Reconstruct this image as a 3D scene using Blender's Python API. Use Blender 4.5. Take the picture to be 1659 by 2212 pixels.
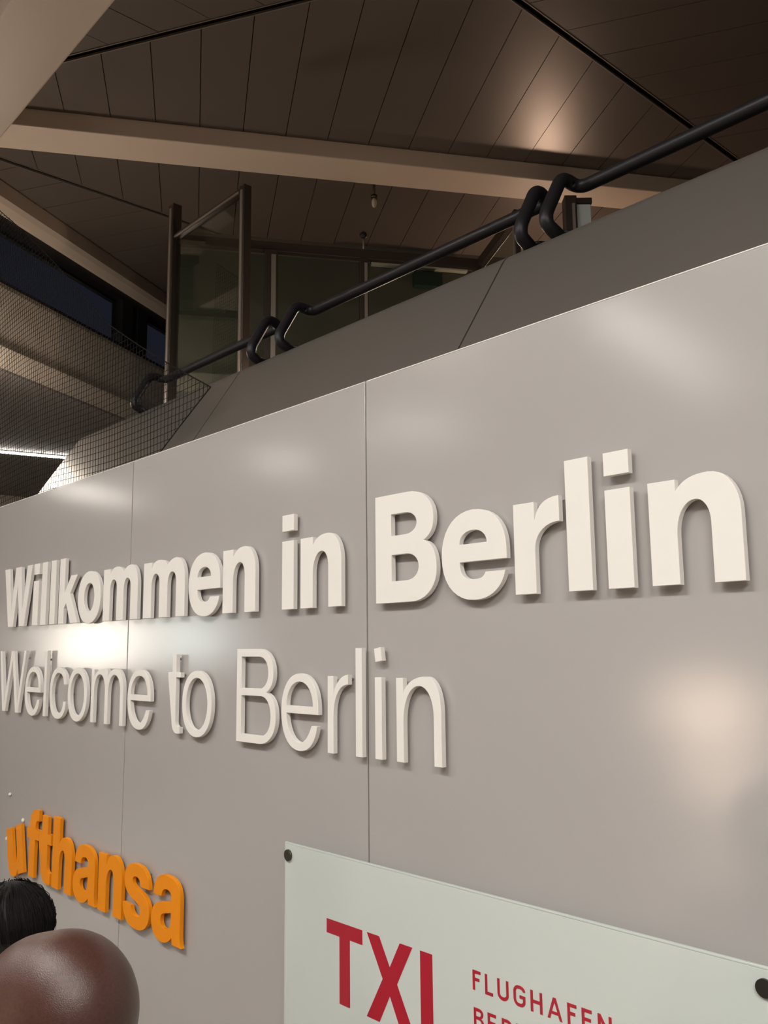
import bpy, bmesh, math, random
from mathutils import Vector, Matrix, Euler
random.seed(4)
for o in list(bpy.data.objects):
    bpy.data.objects.remove(o, do_unlink=True)
SC = bpy.context.scene
COL = SC.collection
PI = math.pi
Z0 = 2.05            # height of the camera above the hall floor; heights below are measured from it
WALL_Y = 1.40        # front face of the sign wall

# ------------------------------------------------------------------ camera
cam = bpy.data.cameras.new('camera')
co = bpy.data.objects.new('camera', cam)
COL.objects.link(co)
_F = Vector((-0.73410002, 0.66250182, 0.14895804))
_R = Vector((0.66880415, 0.74336914, -0.0101657))
_U = Vector((0.11746561, -0.09216111, 0.98879126))
co.matrix_world = Matrix(((_R.x, _U.x, -_F.x, 0), (_R.y, _U.y, -_F.y, 0), (_R.z, _U.z, -_F.z, Z0), (0, 0, 0, 1)))
cam.sensor_fit = 'VERTICAL'
cam.sensor_height = 36
cam.lens = 36 * 1928.3 / 2212
cam.clip_start = 0.05
SC.camera = co

# ------------------------------------------------------------------ world (night outside) and exposure
w = bpy.data.worlds.new('night')
SC.world = w
w.use_nodes = True
w.node_tree.nodes['Background'].inputs[0].default_value = (0.018, 0.018, 0.026, 1)
w.node_tree.nodes['Background'].inputs[1].default_value = 0.8
SC.view_settings.view_transform = 'Standard'
SC.view_settings.look = 'None'
SC.view_settings.exposure = 0.0
SC.view_settings.gamma = 1
SC.view_settings.use_curve_mapping = False

SC.cycles.max_bounces = 8
SC.cycles.diffuse_bounces = 4
SC.cycles.caustics_reflective = False
SC.cycles.caustics_refractive = False

# strengths of the luminaires built further down
TUBE = 1.0


# ------------------------------------------------------------------ materials
def mat(name, col, rough=0.5, metal=0.0, var=0.0, vscale=6.0, bump=0.0, bscale=200.0, coat=0.0, coat_rough=0.1,
        spec=0.5, emit=None, estr=0.0, sss=0.0):
    m = bpy.data.materials.new(name)
    m.use_nodes = True
    nt = m.node_tree
    b = nt.nodes['Principled BSDF']
    b.inputs['Base Color'].default_value = (*col, 1)
    b.inputs['Roughness'].default_value = rough
    b.inputs['Metallic'].default_value = metal
    b.inputs['Specular IOR Level'].default_value = spec
    b.inputs['Coat Weight'].default_value = coat
    b.inputs['Coat Roughness'].default_value = coat_rough
    if sss:
        b.inputs['Subsurface Weight'].default_value = sss
        b.inputs['Subsurface Radius'].default_value = (0.012, 0.005, 0.003)
    if emit:
        b.inputs['Emission Color'].default_value = (*emit, 1)
        b.inputs['Emission Strength'].default_value = estr
    tc = nt.nodes.new('ShaderNodeTexCoord')
    if var:
        n = nt.nodes.new('ShaderNodeTexNoise')
        n.inputs['Scale'].default_value = vscale
        n.inputs['Detail'].default_value = 4
        nt.links.new(tc.outputs['Object'], n.inputs['Vector'])
        mx = nt.nodes.new('ShaderNodeMix')
        mx.data_type = 'RGBA'
        mx.inputs[6].default_value = (*[c * (1 - var) for c in col], 1)
        mx.inputs[7].default_value = (*[min(1, c * (1 + var)) for c in col], 1)
        nt.links.new(n.outputs['Fac'], mx.inputs[0])
        nt.links.new(mx.outputs[2], b.inputs['Base Color'])
    if bump:
        n2 = nt.nodes.new('ShaderNodeTexNoise')
        n2.inputs['Scale'].default_value = bscale
        n2.inputs['Detail'].default_value = 2
        nt.links.new(tc.outputs['Object'], n2.inputs['Vector'])
        bp = nt.nodes.new('ShaderNodeBump')
        bp.inputs['Strength'].default_value = bump
        bp.inputs['Distance'].default_value = 0.002
        nt.links.new(n2.outputs['Fac'], bp.inputs['Height'])
        nt.links.new(bp.outputs['Normal'], b.inputs['Normal'])
    return m


def glass_mat(name, tint, refl=1.45):
    m = bpy.data.materials.new(name)
    m.use_nodes = True
    nt = m.node_tree
    nt.nodes.clear()
    out = nt.nodes.new('ShaderNodeOutputMaterial')
    tr = nt.nodes.new('ShaderNodeBsdfTransparent')
    tr.inputs[0].default_value = (*tint, 1)
    gl = nt.nodes.new('ShaderNodeBsdfGlossy')
    gl.inputs['Roughness'].default_value = 0.02
    fr = nt.nodes.new('ShaderNodeFresnel')
    fr.inputs[0].default_value = refl
    mx = nt.nodes.new('ShaderNodeMixShader')
    ge = nt.nodes.new('ShaderNodeNewGeometry')      # reflect on the front of each sheet face only: no inner total reflection
    inv = nt.nodes.new('ShaderNodeMath')
    inv.operation = 'SUBTRACT'
    inv.inputs[0].default_value = 1.0
    mu = nt.nodes.new('ShaderNodeMath')
    mu.operation = 'MULTIPLY'
    nt.links.new(ge.outputs['Backfacing'], inv.inputs[1])
    nt.links.new(inv.outputs[0], mu.inputs[0])
    nt.links.new(fr.outputs[0], mu.inputs[1])
    nt.links.new(mu.outputs[0], mx.inputs[0])
    nt.links.new(tr.outputs[0], mx.inputs[1])
    nt.links.new(gl.outputs[0], mx.inputs[2])
    nt.links.new(mx.outputs[0], out.inputs[0])
    return m


def lamp_mat(name, col, strength):
    m = bpy.data.materials.new(name)
    m.use_nodes = True
    nt = m.node_tree
    nt.nodes.clear()
    out = nt.nodes.new('ShaderNodeOutputMaterial')
    e = nt.nodes.new('ShaderNodeEmission')
    e.inputs[0].default_value = (*col, 1)
    e.inputs[1].default_value = strength
    nt.links.new(e.outputs[0], out.inputs[0])
    return m


M = dict(
    panel=mat('sign_panel_satin', (0.425, 0.405, 0.392), rough=0.145, var=0.015, vscale=3, bump=0.03, bscale=700),
    core=mat('dark_core', (0.05, 0.05, 0.05), rough=0.8),
    white=mat('white_lacquer', (0.86, 0.835, 0.79), rough=0.45, var=0.01, vscale=20),
    orange=mat('orange_lacquer', (0.88, 0.285, 0.003), rough=0.5, var=0.02, vscale=20, spec=0.3),
    stud=mat('stud_metal', (0.42, 0.40, 0.38), rough=0.4, metal=0.6),
    glue=mat('dried_glue', (0.75, 0.72, 0.66), rough=0.7),
    parapet=mat('parapet_grey', (0.100, 0.089, 0.078), rough=0.36, var=0.03, vscale=3, bump=0.06, bscale=500),
    rail=mat('rail_black', (0.010, 0.009, 0.011), rough=0.42, spec=0.3, bump=0.03, bscale=60),
    plank=mat('ceiling_plank', (0.155, 0.127, 0.112), rough=0.33, metal=0.15, var=0.05, vscale=1.5, bump=0.03, bscale=90),
    groove=mat('ceiling_groove', (0.03, 0.024, 0.02), rough=0.7),
    trimlight=mat('ceiling_trim', (0.24, 0.21, 0.18), rough=0.4, metal=0.3),
    beam=mat('beam_cream', (0.70, 0.58, 0.48), rough=0.5, var=0.03, vscale=4, bump=0.05, bscale=150),
    cream=mat('cream_plaster', (0.58, 0.51, 0.43), rough=0.6, var=0.04, vscale=3),
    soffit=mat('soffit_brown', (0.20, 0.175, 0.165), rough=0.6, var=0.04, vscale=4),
    farwall=mat('far_wall', (0.14, 0.128, 0.105), rough=0.6, var=0.06, vscale=2),
    frame=mat('bronze_frame', (0.060, 0.042, 0.034), rough=0.35, metal=0.5),
    frame_light=mat('aluminium_edge', (0.33, 0.29, 0.25), rough=0.35, metal=0.6),
    wframe=mat('window_frame_dark', (0.012, 0.010, 0.010), rough=0.5),
    glass=glass_mat('partition_glass', (0.78, 0.83, 0.80)),
    wglass=glass_mat('window_glass', (0.8, 0.85, 0.9)),
    net=mat('net_twine', (0.014, 0.012, 0.011), rough=0.9, spec=0.1),
    board=mat('white_green_glass', (0.63, 0.68, 0.645), rough=0.35, coat=0.6, coat_rough=0.06),
    boardedge=mat('glass_edge', (0.60, 0.66, 0.62), rough=0.12, spec=0.7),
    red=mat('red_print', (0.43, 0.012, 0.03), rough=0.4, coat=0.5, coat_rough=0.06),
    bolt=mat('bolt_steel', (0.10, 0.09, 0.075), rough=0.35, metal=0.8),
    floor=mat('hall_floor', (0.30, 0.26, 0.22), rough=0.35, var=0.1, vscale=3),
    hallwall=mat('hall_wall', (0.46, 0.41, 0.36), rough=0.6, var=0.03, vscale=2),
    housing=mat('luminaire_housing', (0.55, 0.54, 0.52), rough=0.5),
    skin=mat('skin_brown', (0.062, 0.024, 0.0165), rough=0.36, var=0.5, vscale=300, bump=0.22, bscale=900, spec=0.55),
    skin2=mat('skin_light_brown', (0.20, 0.10, 0.065), rough=0.5, var=0.1, vscale=40),
    hair=mat('black_hair', (0.007, 0.005, 0.005), rough=0.6, spec=0.2, var=0.3, vscale=60, bump=0.4, bscale=160),
    eye=mat('eye_white', (0.7, 0.68, 0.65), rough=0.2),
    shirt=mat('navy_cloth', (0.03, 0.035, 0.06), rough=0.85, var=0.15, vscale=30),
    shirt2=mat('wine_cloth', (0.12, 0.03, 0.04), rough=0.85, var=0.15, vscale=30),
    trousers=mat('charcoal_cloth', (0.03, 0.03, 0.032), rough=0.9, var=0.15, vscale=30),
    shoe=mat('black_leather', (0.015, 0.013, 0.012), rough=0.4),
    green=mat('exit_green', (0.02, 0.05, 0.035), rough=0.5),
    pale=mat('pale_strip', (0.55, 0.52, 0.46), rough=0.4),
    bulb=mat('sprinkler_glass', (0.6, 0.52, 0.42), rough=0.15, spec=0.8),
    tube_cool=lamp_mat('fluorescent_cool', (1.0, 0.965, 0.91), 104 * TUBE),
    tube_dim=lamp_mat('fluorescent_dim', (1.0, 0.955, 0.89), 38),
    globe_cool=lamp_mat('globe_cool', (1.0, 0.97, 0.90), 26),
    gallery_fill=lamp_mat('gallery_fill', (1.0, 0.80, 0.62), 24),
    globe_left=lamp_mat('globe_left', (1.0, 0.86, 0.70), 64),
    tube_strip=lamp_mat('fluorescent_strip', (1.0, 0.93, 0.84), 45),
    box_cream=lamp_mat('display_cream', (1.0, 0.92, 0.80), 13),
    box_cool=lamp_mat('display_cool', (0.88, 1.0, 0.97), 9),
    box_warm=lamp_mat('display_warm', (1.0, 0.76, 0.58), 36),
    lamp_warm=lamp_mat('lamp_warm', (1.0, 0.68, 0.48), 60),
)


# ------------------------------------------------------------------ mesh helpers
class MB:
    def __init__(s):
        s.v = []
        s.f = []
        s.smooth = []

    def add(s, verts, faces, smooth=False):
        n = len(s.v)
        s.v += [tuple(p) for p in verts]
        s.f += [tuple(i + n for i in f) for f in faces]
        s.smooth += [smooth] * len(faces)
        return s

    def box(s, a, b):
        x0, y0, z0 = a
        x1, y1, z1 = b
        return s.add([(x0, y0, z0), (x1, y0, z0), (x1, y1, z0), (x0, y1, z0), (x0, y0, z1), (x1, y0, z1), (x1, y1, z1), (x0, y1, z1)],
                     [(0, 3, 2, 1), (4, 5, 6, 7), (0, 1, 5, 4), (1, 2, 6, 5), (2, 3, 7, 6), (3, 0, 4, 7)])

    def obox(s, c, u, v, wv, hu, hv, hw):
        # box with centre c, unit axes u, v, wv and half sizes
        c = Vector(c)
        P = []
        for k in (-1, 1):
            for (i, j) in ((-1, -1), (1, -1), (1, 1), (-1, 1)):
                P.append(c + Vector(u) * hu * i + Vector(v) * hv * j + Vector(wv) * hw * k)
        return s.add(P, [(0, 3, 2, 1), (4, 5, 6, 7), (0, 1, 5, 4), (1, 2, 6, 5), (2, 3, 7, 6), (3, 0, 4, 7)])

    def prism(s, poly, f0, f1):
        # poly: 2-D outline; f0, f1 map an outline point to the two end caps
        n = len(poly)
        vs = [f0(p) for p in poly] + [f1(p) for p in poly]
        fs = [tuple(range(n))[::-1], tuple(range(n, 2 * n))]
        fs += [(i, (i + 1) % n, n + (i + 1) % n, n + i) for i in range(n)]
        return s.add(vs, fs)

    def tube(s, path, r, n=12, caps=True, rr=None):
        path = [Vector(p) for p in path]
        N = len(path)
        tang = []
        for i in range(N):
            a = path[max(0, i - 1)]
            b = path[min(N - 1, i + 1)]
            tang.append((b - a).normalized())
        up = Vector((0.31, 0.17, 0.93))
        up = (up - tang[0] * up.dot(tang[0])).normalized()
        vs = []
        for i in range(N):
            up = (up - tang[i] * up.dot(tang[i])).normalized()
            sd = tang[i].cross(up)
            ri = rr[i] if rr else r
            for k in range(n):
                a = 2 * PI * k / n
                vs.append(path[i] + (up * math.cos(a) + sd * math.sin(a)) * ri)
        fs = []
        for i in range(N - 1):
            for k in range(n):
                k2 = (k + 1) % n
                fs.append((i * n + k, i * n + k2, (i + 1) * n + k2, (i + 1) * n + k))
        s.add(vs, fs, True)
        if caps:
            k0 = len(s.v) - len(vs)
            s.f += [tuple(range(k0, k0 + n))[::-1], tuple(range(k0 + (N - 1) * n, k0 + N * n))]
            s.smooth += [False, False]
        return s

    def ellipsoid(s, c, rad, rot=None, nu=20, nv=12):
        c = Vector(c)
        vs = []
        for j in range(1, nv):
            t = PI * j / nv
            for i in range(nu):
                p = 2 * PI * i / nu
                q = Vector((rad[0] * math.sin(t) * math.cos(p), rad[1] * math.sin(t) * math.sin(p), rad[2] * math.cos(t)))
                if rot is not None:
                    q = rot @ q
                vs.append(c + q)
        top = Vector((0, 0, rad[2]))
        bot = Vector((0, 0, -rad[2]))
        if rot is not None:
            top = rot @ top
            bot = rot @ bot
        vs += [c + top, c + bot]
        T = len(vs) - 2
        fs = []
        for j in range(nv - 2):
            for i in range(nu):
                i2 = (i + 1) % nu
                fs.append((j * nu + i, (j + 1) * nu + i, (j + 1) * nu + i2, j * nu + i2))
        for i in range(nu):
            i2 = (i + 1) % nu
            fs.append((T, i, i2))
            fs.append((T + 1, (nv - 2) * nu + i2, (nv - 2) * nu + i))
        return s.add(vs, fs, True)

    def build(s, name, m, parent=None, bevel=0.0, lift=True, origin=None, seg=2, smooth=None):
        dz = Z0 if lift else 0.0
        V = [Vector((p[0], p[1], p[2] + dz)) for p in s.v]
        if origin is not None:
            org = Vector(origin)
        elif parent is not None:
            xs = [p.x for p in V]; ys = [p.y for p in V]; zs = [p.z for p in V]
            org = Vector(((min(xs) + max(xs)) / 2, (min(ys) + max(ys)) / 2, (min(zs) + max(zs)) / 2))
        else:
            xs = [p.x for p in V]; ys = [p.y for p in V]
            org = Vector(((min(xs) + max(xs)) / 2, (min(ys) + max(ys)) / 2, min(p.z for p in V)))
        me = bpy.data.meshes.new(name)
        me.from_pydata([p - org for p in V], [], s.f)
        for poly, sm in zip(me.polygons, s.smooth):
            poly.use_smooth = sm if smooth is None else smooth
        me.materials.append(M[m] if isinstance(m, str) else m)
        me.update()
        o = bpy.data.objects.new(name, me)
        COL.objects.link(o)
        put(o, org, parent)
        if bevel:
            bv = o.modifiers.new('bevel', 'BEVEL')
            bv.width = bevel
            bv.segments = seg
            bv.limit_method = 'ANGLE'
            bv.angle_limit = math.radians(40)
        return o


WORLD_LOC = {}


def put(o, org, parent):
    WORLD_LOC[o.name] = Vector(org)
    if parent is not None:
        o.parent = parent
        o.location = Vector(org) - WORLD_LOC[parent.name]
    else:
        o.location = org


def thing(name, loc, label, cat, group=None, lift=True):
    o = bpy.data.objects.new(name, None)
    o.empty_display_size = 0.1
    COL.objects.link(o)
    put(o, Vector((loc[0], loc[1], loc[2] + (Z0 if lift else 0))), None)
    tag(o, label, cat, group)
    return o


def tag(o, label, cat, group=None):
    o['label'] = label
    o['category'] = cat
    if group:
        o['group'] = group
    return o


def struct(o):
    o['kind'] = 'structure'
    return o


def dirv(deg):
    # the building's 30 degree grid; 0 runs left along the sign wall, 90 straight away from it
    a = math.radians(deg)
    return Vector((-math.cos(a), math.sin(a), 0))


def clip(poly, nx, ny, c):
    # keep the part of a convex polygon where nx*x + ny*y >= c
    out = []
    for i in range(len(poly)):
        a = poly[i]
        b = poly[(i + 1) % len(poly)]
        da = nx * a[0] + ny * a[1] - c
        db = nx * b[0] + ny * b[1] - c
        if da >= 0:
            out.append(a)
        if (da >= 0) != (db >= 0):
            t = da / (da - db)
            out.append((a[0] + (b[0] - a[0]) * t, a[1] + (b[1] - a[1]) * t))
    return out


# ------------------------------------------------------------------ room shell
CEIL = 3.0
FL = -Z0
struct(MB().box((-14.2, -8, FL - 0.1), (6, 10, FL)).build('floor', 'floor'))
struct(MB().box((-14.2, -8.2, FL), (6, -8, CEIL)).build('wall_rear', 'hallwall'))
struct(MB().box((6, -8, FL), (6.2, 10, CEIL)).build('wall_right', 'hallwall'))
struct(MB().box((-14.4, -8, FL), (-14.2, 1.9, CEIL)).build('wall_left', 'hallwall'))

# ceiling: a dark backing sheet with planks laid in the sectors of the hexagonal grid
cb = MB().box((-14.2, -8, CEIL + 0.03), (6, 1.3, CEIL + 0.08))
_n = dirv(150)
cb.prism(clip([(-14.2, 1.3), (6, 1.3), (6, 10), (-14.2, 10)], _n.x, _n.y, -4.2), lambda p: (p[0], p[1], CEIL + 0.03), lambda p: (p[0], p[1], CEIL + 0.08))
ceiling = struct(cb.build('ceiling', 'groove'))
XB, XC, OA = -2.379, -5.367, 3.483
d60, d150 = dirv(60), dirv(150)
G = 0.022
BIG = [(-12.5, -7.5), (5.5, -7.5), (5.5, 9.5), (-12.5, 9.5)]
FASCIA = -3.99


def sector(cons):
    p = BIG
    for c in cons:
        p = clip(p, *c)
        if len(p) < 3:
            return []
    return p


SECT = [
    (30, [(1, 0, XC + G), (-1, 0, -(XB - G)), (d60.x, d60.y, OA + G), (d150.x, d150.y, FASCIA)], 0.477),
    (-30, [(1, 0, XB + G)], 0.11),
    (90, [(-1, 0, -(XB - G)), (-d60.x, -d60.y, -(OA - G)), (d150.x, d150.y, FASCIA)], 0.05),
    (-30, [(-1, 0, -(XC - G)), (d60.x, d60.y, OA + G), (d150.x, d150.y, FASCIA)], 0.02),
]
PW = 0.2493
for ang, cons, off in SECT:
    poly = sector(cons)
    if not poly:
        continue
    pv = dirv(ang + 90)
    ds = [p[0] * pv.x + p[1] * pv.y for p in poly]
    k0 = math.floor((min(ds) - off) / PW)
    k1 = math.ceil((max(ds) - off) / PW)
    for k in range(k0, k1):
        a = off + k * PW + 0.0022
        b = off + (k + 1) * PW - 0.0022
        q = clip(poly, pv.x, pv.y, a)
        if len(q) >= 3:
            q = clip(q, -pv.x, -pv.y, -b)
        if len(q) < 3:
            continue
        dz = random.uniform(-0.0008, 0.0008)
        MB().prism(q, lambda p: (p[0], p[1], CEIL + dz), lambda p: (p[0], p[1], CEIL + 0.012 + dz)).build('plank', 'plank', ceiling)

# slim metal profiles in the wide joints
for (p, d, L0, L1) in ((Vector((XB, 0, 0)), dirv(90), -2.0, 9.0), (Vector((XC, 0, 0)), dirv(90), 0.6, 4.2), (d60 * OA, dirv(-30), -7, 3.0)):
    side = Vector((-d.y, d.x, 0))
    for sgn in (-1, 1):
        c = p + d * (L0 + L1) / 2 + side * sgn * (G - 0.003) + Vector((0, 0, CEIL + 0.002))
        MB().obox(c, d, side, (0, 0, 1), (L1 - L0) / 2, 0.003, 0.006).build('joint_profile', 'trimlight', ceiling)

# ceiling beams
b1 = MB().box((-11, 1.00, 2.40), (5.5, 1.29, CEIL)).build('ceiling_beam', 'beam', bevel=0.008)
tag(b1, 'deep cream ceiling beam running parallel above the sign wall', 'beam')
n120 = dirv(210)
t120 = dirv(120)


def along120(perp, t):
    return n120 * perp + t120 * t


m_ = MB()
c = along120(-5.04, 1.7) + Vector((0, 0, 2.945))
m_.obox(c, t120, n120, (0, 0, 1), 4.3, 0.13, 0.055)
b2 = m_.build('ceiling_beam', 'beam', bevel=0.006)
tag(b2, 'shallow cream ceiling beam crossing the planked ceiling behind the handrail', 'beam')

# far wall behind the glass partition (hides the rest of the gallery)
q0 = Vector((-5.53, 2.967, 0))
wall_b = MB()
pts = [q0, q0 + t120 * 6.5, q0 + t120 * 6.5 - n120 * 0.25, q0 - n120 * 0.25 - t120 * (-0.05)]
wall_b.prism([(p.x, p.y) for p in pts], lambda p: (p[0], p[1], 0.15), lambda p: (p[0], p[1], CEIL))
struct(wall_b.build('wall_back', 'farwall'))

# left clerestory: fascia, window band, cream wall, lower soffit
t60 = dirv(60)
n60 = dirv(150)


def on60(o, t, z):
    p = n60 * o + t60 * t
    return Vector((p.x, p.y, z))


def strip60(prof, t0, t1):
    mb = MB()
    mb.prism(prof, lambda p: on60(p[0], t0, p[1]), lambda p: on60(p[0], t1, p[1]))
    return mb


T0, T1 = 2.2, 9.5
struct(strip60([(-3.985, 3.0), (-3.96, 2.90), (-3.955, 2.875), (-3.97, 2.84), (-4.0, 2.80), (-4.25, 2.80), (-4.25, 3.0)][::-1], T0 - 1.5, T1).build('trim_1', 'beam'))
struct(strip60([(-4.0, 2.335), (-3.985, 2.30), (-3.985, 1.95), (-3.95, 1.90), (-3.99, 1.775), (-4.2, 1.76), (-4.2, 2.335)][::-1], T0 - 1.5, T1).build('wall_clerestory', 'cream'))
win = MB()
fo0, fo1 = -4.12, -4.03
win.add(*(lambda mb: (mb.v, mb.f))(strip60([(fo0, 2.335), (fo1, 2.335), (fo1, 2.375), (fo0, 2.375)], T0 - 1.5, T1)))
win.add(*(lambda mb: (mb.v, mb.f))(strip60([(fo0, 2.74), (fo1, 2.74), (fo1, 2.80), (fo0, 2.80)], T0 - 1.5, T1)))
window = struct(win.build('window_1', 'wframe'))
for tt in (1.6, 3.55, 5.85, 6.06, 8.0):
    MB().obox(on60(-4.075, tt, 2.557), t60, n60, (0, 0, 1), 0.07, 0.05, 0.185).build('mullion', 'wframe', window)
prev = T0 - 1.5
for tt in (1.6, 3.55, 5.85, 8.0, T1):
    a, b = prev + 0.06, tt - 0.06
    MB().obox(on60(-4.09, (a + b) / 2, 2.557), t60, n60, (0, 0, 1), (b - a) / 2, 0.004, 0.185).build('pane', 'wglass', window)
    prev = tt
# soffit of the lower space behind
so = [(-14.2, 1.2)]
poly = clip([(-14.2, -1.9), (2, -1.9), (2, 10), (-14.2, 10)], -n60.x, -n60.y, 3.99)
poly = clip(poly, -1, 0, 3.0)
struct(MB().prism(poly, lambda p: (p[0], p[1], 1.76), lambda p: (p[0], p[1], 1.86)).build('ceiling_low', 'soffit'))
struct(MB().box((-10.6, 1.9, FL), (-10.4, 10, 1.76)).build('wall_far_left', 'cream'))

# gallery slab behind the parapet
gs = [(-3.75, 1.95), (5.5, 1.95), (5.5, 9.5), (-6.5, 9.5), (-6.5, 1.95)]
struct(MB().prism(gs, lambda p: (p[0], p[1], -0.05), lambda p: (p[0], p[1], 0.15)).build('floor_gallery', 'floor'))

# ------------------------------------------------------------------ sign wall and parapet
TOP = 0.6475
wall = struct(MB().box((-5.3, WALL_Y + 0.008, FL), (2.1, WALL_Y + 0.013, TOP - 0.03)).build('wall_sign', 'core'))
joints = [-5.33, -2.8545, -1.6155, -0.377, 0.861, 2.1]
for a, b in zip(joints[:-1], joints[1:]):
    MB().box((a + 0.0022, WALL_Y, FL + 0.02), (b - 0.0022, WALL_Y + 0.008, TOP)).build('sign_panel', 'panel', wall, bevel=0.0016, seg=3)
for a, b in zip(joints[:-1], joints[1:]):
    MB().box((a + 0.003, WALL_Y + 0.0005, TOP + 0.0002), (b - 0.003, WALL_Y + 0.012, TOP + 0.0028)).build('edge_trim', 'white', wall, bevel=0.0008)

prof = [(1.43, FL), (1.43, 0.66)]
R_ = 0.08
yc, zc = 1.600, 0.920
sl = math.radians(56.8)
for k in range(0, 9):
    a = sl * (1 - k / 8)
    prof.append((yc + R_ * (math.sin(sl) - math.sin(a)), zc + R_ * (math.cos(a) - math.cos(sl))))
ztop = prof[-1][1]
prof += [(1.93, ztop), (1.95, ztop - 0.03), (1.95, 0.15), (1.47, 0.15), (1.47, FL)]
parapet = struct(MB().box((-3.76, 1.475, FL), (1.9, 1.93, 0.14)).build('wall_parapet', 'core'))
seams = [-3.82, -2.507, -1.332, -0.157, 1.018, 1.95]
for a, b in zip(seams[:-1], seams[1:]):
    mb = MB()
    mb.prism(prof, lambda p: (a + 0.003, p[0], p[1]), lambda p: (b - 0.003, p[0], p[1]))
    po = mb.build('parapet_panel', 'parapet', parapet)
    me = po.data
    for f in me.polygons:
        f.use_smooth = len(f.vertices) == 4
    ed = po.modifiers.new('split', 'EDGE_SPLIT')
    ed.split_angle = math.radians(25)

# ------------------------------------------------------------------ handrails
def fillet(pts, rads, n=7):
    pts = [Vector(p) for p in pts]
    out = [pts[0]]
    for i in range(1, len(pts) - 1):
        a, b, c_ = pts[i - 1], pts[i], pts[i + 1]
        u = (a - b).normalized()
        v = (c_ - b).normalized()
        r = min(rads[i - 1], (a - b).length * 0.49, (c_ - b).length * 0.49)
        p0, p2 = b + u * r, b + v * r
        for k in range(n + 1):
            t = k / n
            out.append(p0 * (1 - t) ** 2 + b * 2 * t * (1 - t) + p2 * t * t)
    out.append(pts[-1])
    return out


def end_pts(x, s):
    # from the foot in the parapet up to the rail; s tells on which side the rail lies
    return [(x + s * 0.004, 1.655, 0.945), (x, 1.597, 0.968), (x - s * 0.002, 1.598, 0.995), (x, 1.664, 1.112), (x + s * 0.006, 1.722, 1.099)]


RAILS = [(-3.264, -2.425, 'short black tube handrail above the netted end of the parapet'),
         (-2.262, -1.272, 'black tube handrail spanning between the two seams of the grey parapet'),
         (-1.194, 0.42, 'black tube handrail rising past the warm ceiling reflection, right of the paired brackets')]
for xa, xb, lab in RAILS:
    e0 = end_pts(xa, 1)
    e1 = end_pts(xb, -1)[::-1]
    path = fillet(e0 + e1, [0.03, 0.03, 0.035, 0.045, 0.045, 0.035, 0.03, 0.03])
    h = MB().tube(path, 0.0165, 14).build('handrail', 'rail')
    tag(h, lab, 'handrail', 'black handrails on the parapet')
    for x in (xa, xb):
        MB().tube([(x, 1.664, ztop - 0.001), (x, 1.664, ztop + 0.006)], 0.03, 16).build('foot_flange', 'rail', h)

# ------------------------------------------------------------------ bird net
NET = [(-4.95, 0.45), (-2.62, 0.45), (-2.717, 0.655), (-2.379, 0.814), (-2.67, 0.978), (-3.159, 1.259), (-4.288, 2.085), (-4.95, 2.56)]


def net_pos(x, z):
    return Vector((x + 0.010 * math.sin(5.1 * z + 2.3 * x), 1.4215 + 0.0035 * math.sin(6 * x + 3 * z), z + 0.012 * math.sin(3.3 * x + 1.7)))


def inside_spans(poly, axis, val):
    xs = []
    for i in range(len(poly)):
        a, b = poly[i], poly[(i + 1) % len(poly)]
        if (a[axis] - val) * (b[axis] - val) < 0:
            t = (val - a[axis]) / (b[axis] - a[axis])
            xs.append(a[1 - axis] + (b[1 - axis] - a[1 - axis]) * t)
    xs.sort()
    return list(zip(xs[::2], xs[1::2]))


nm = MB()
cell = 0.0245
for axis in (0, 1):
    lo = min(p[axis] for p in NET)
    hi = max(p[axis] for p in NET)
    k = 0
    while lo + 0.005 + k * cell < hi:
        val = lo + 0.005 + k * cell
        k += 1
        for (a, b) in inside_spans(NET, axis, val):
            a += random.uniform(-0.004, 0.006)
            b += random.uniform(-0.006, 0.008)
            n = max(2, int((b - a) / 0.06))
            pts = []
            for i in range(n + 1):
                t = a + (b - a) * i / n
                pts.append(net_pos(val, t) if axis == 0 else net_pos(t, val))
            nm.tube(pts, 0.0012, 4, caps=False)
for a, b in zip(NET[2:], NET[3:]):
    pts = [net_pos(a[0] + (b[0] - a[0]) * i / 12, a[1] + (b[1] - a[1]) * i / 12) for i in range(13)]
    nm.tube(pts, 0.0021, 4)
no = nm.build('bird_net', 'net', smooth=False)
tag(no, 'dark fine-meshed bird net hanging behind the sign wall over the parapet end', 'net')
no['kind'] = 'stuff'

# ------------------------------------------------------------------ glass partition on the gallery
GZ = 0.15
PA = Vector((-4.09, 2.2, 0))
PBx = -3.405
RZ = 2.17
part = thing('glass_partition', (PA.x, PA.y, GZ), 'bronze-framed glass partition standing on the gallery behind the parapet', 'partition')


def post(x, y, ztop_, hw=0.022, d=None, mname='frame'):
    d = d or Vector((1, 0, 0))
    s = Vector((-d.y, d.x, 0))
    o = MB().obox((x, y, (GZ + ztop_) / 2), d, s, (0, 0, 1), hw, hw, (ztop_ - GZ) / 2).build('post', mname, part, bevel=0.003)
    c2 = Vector((x, y, 0)) - s * (hw + 0.004) + d * hw * 0.3
    MB().obox((c2.x, c2.y, (GZ + ztop_) / 2 - 0.01), d, s, (0, 0, 1), hw * 0.35, 0.004, (ztop_ - GZ) / 2 - 0.02).build('glazing_bead', 'frame_light', o)
    return o


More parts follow.
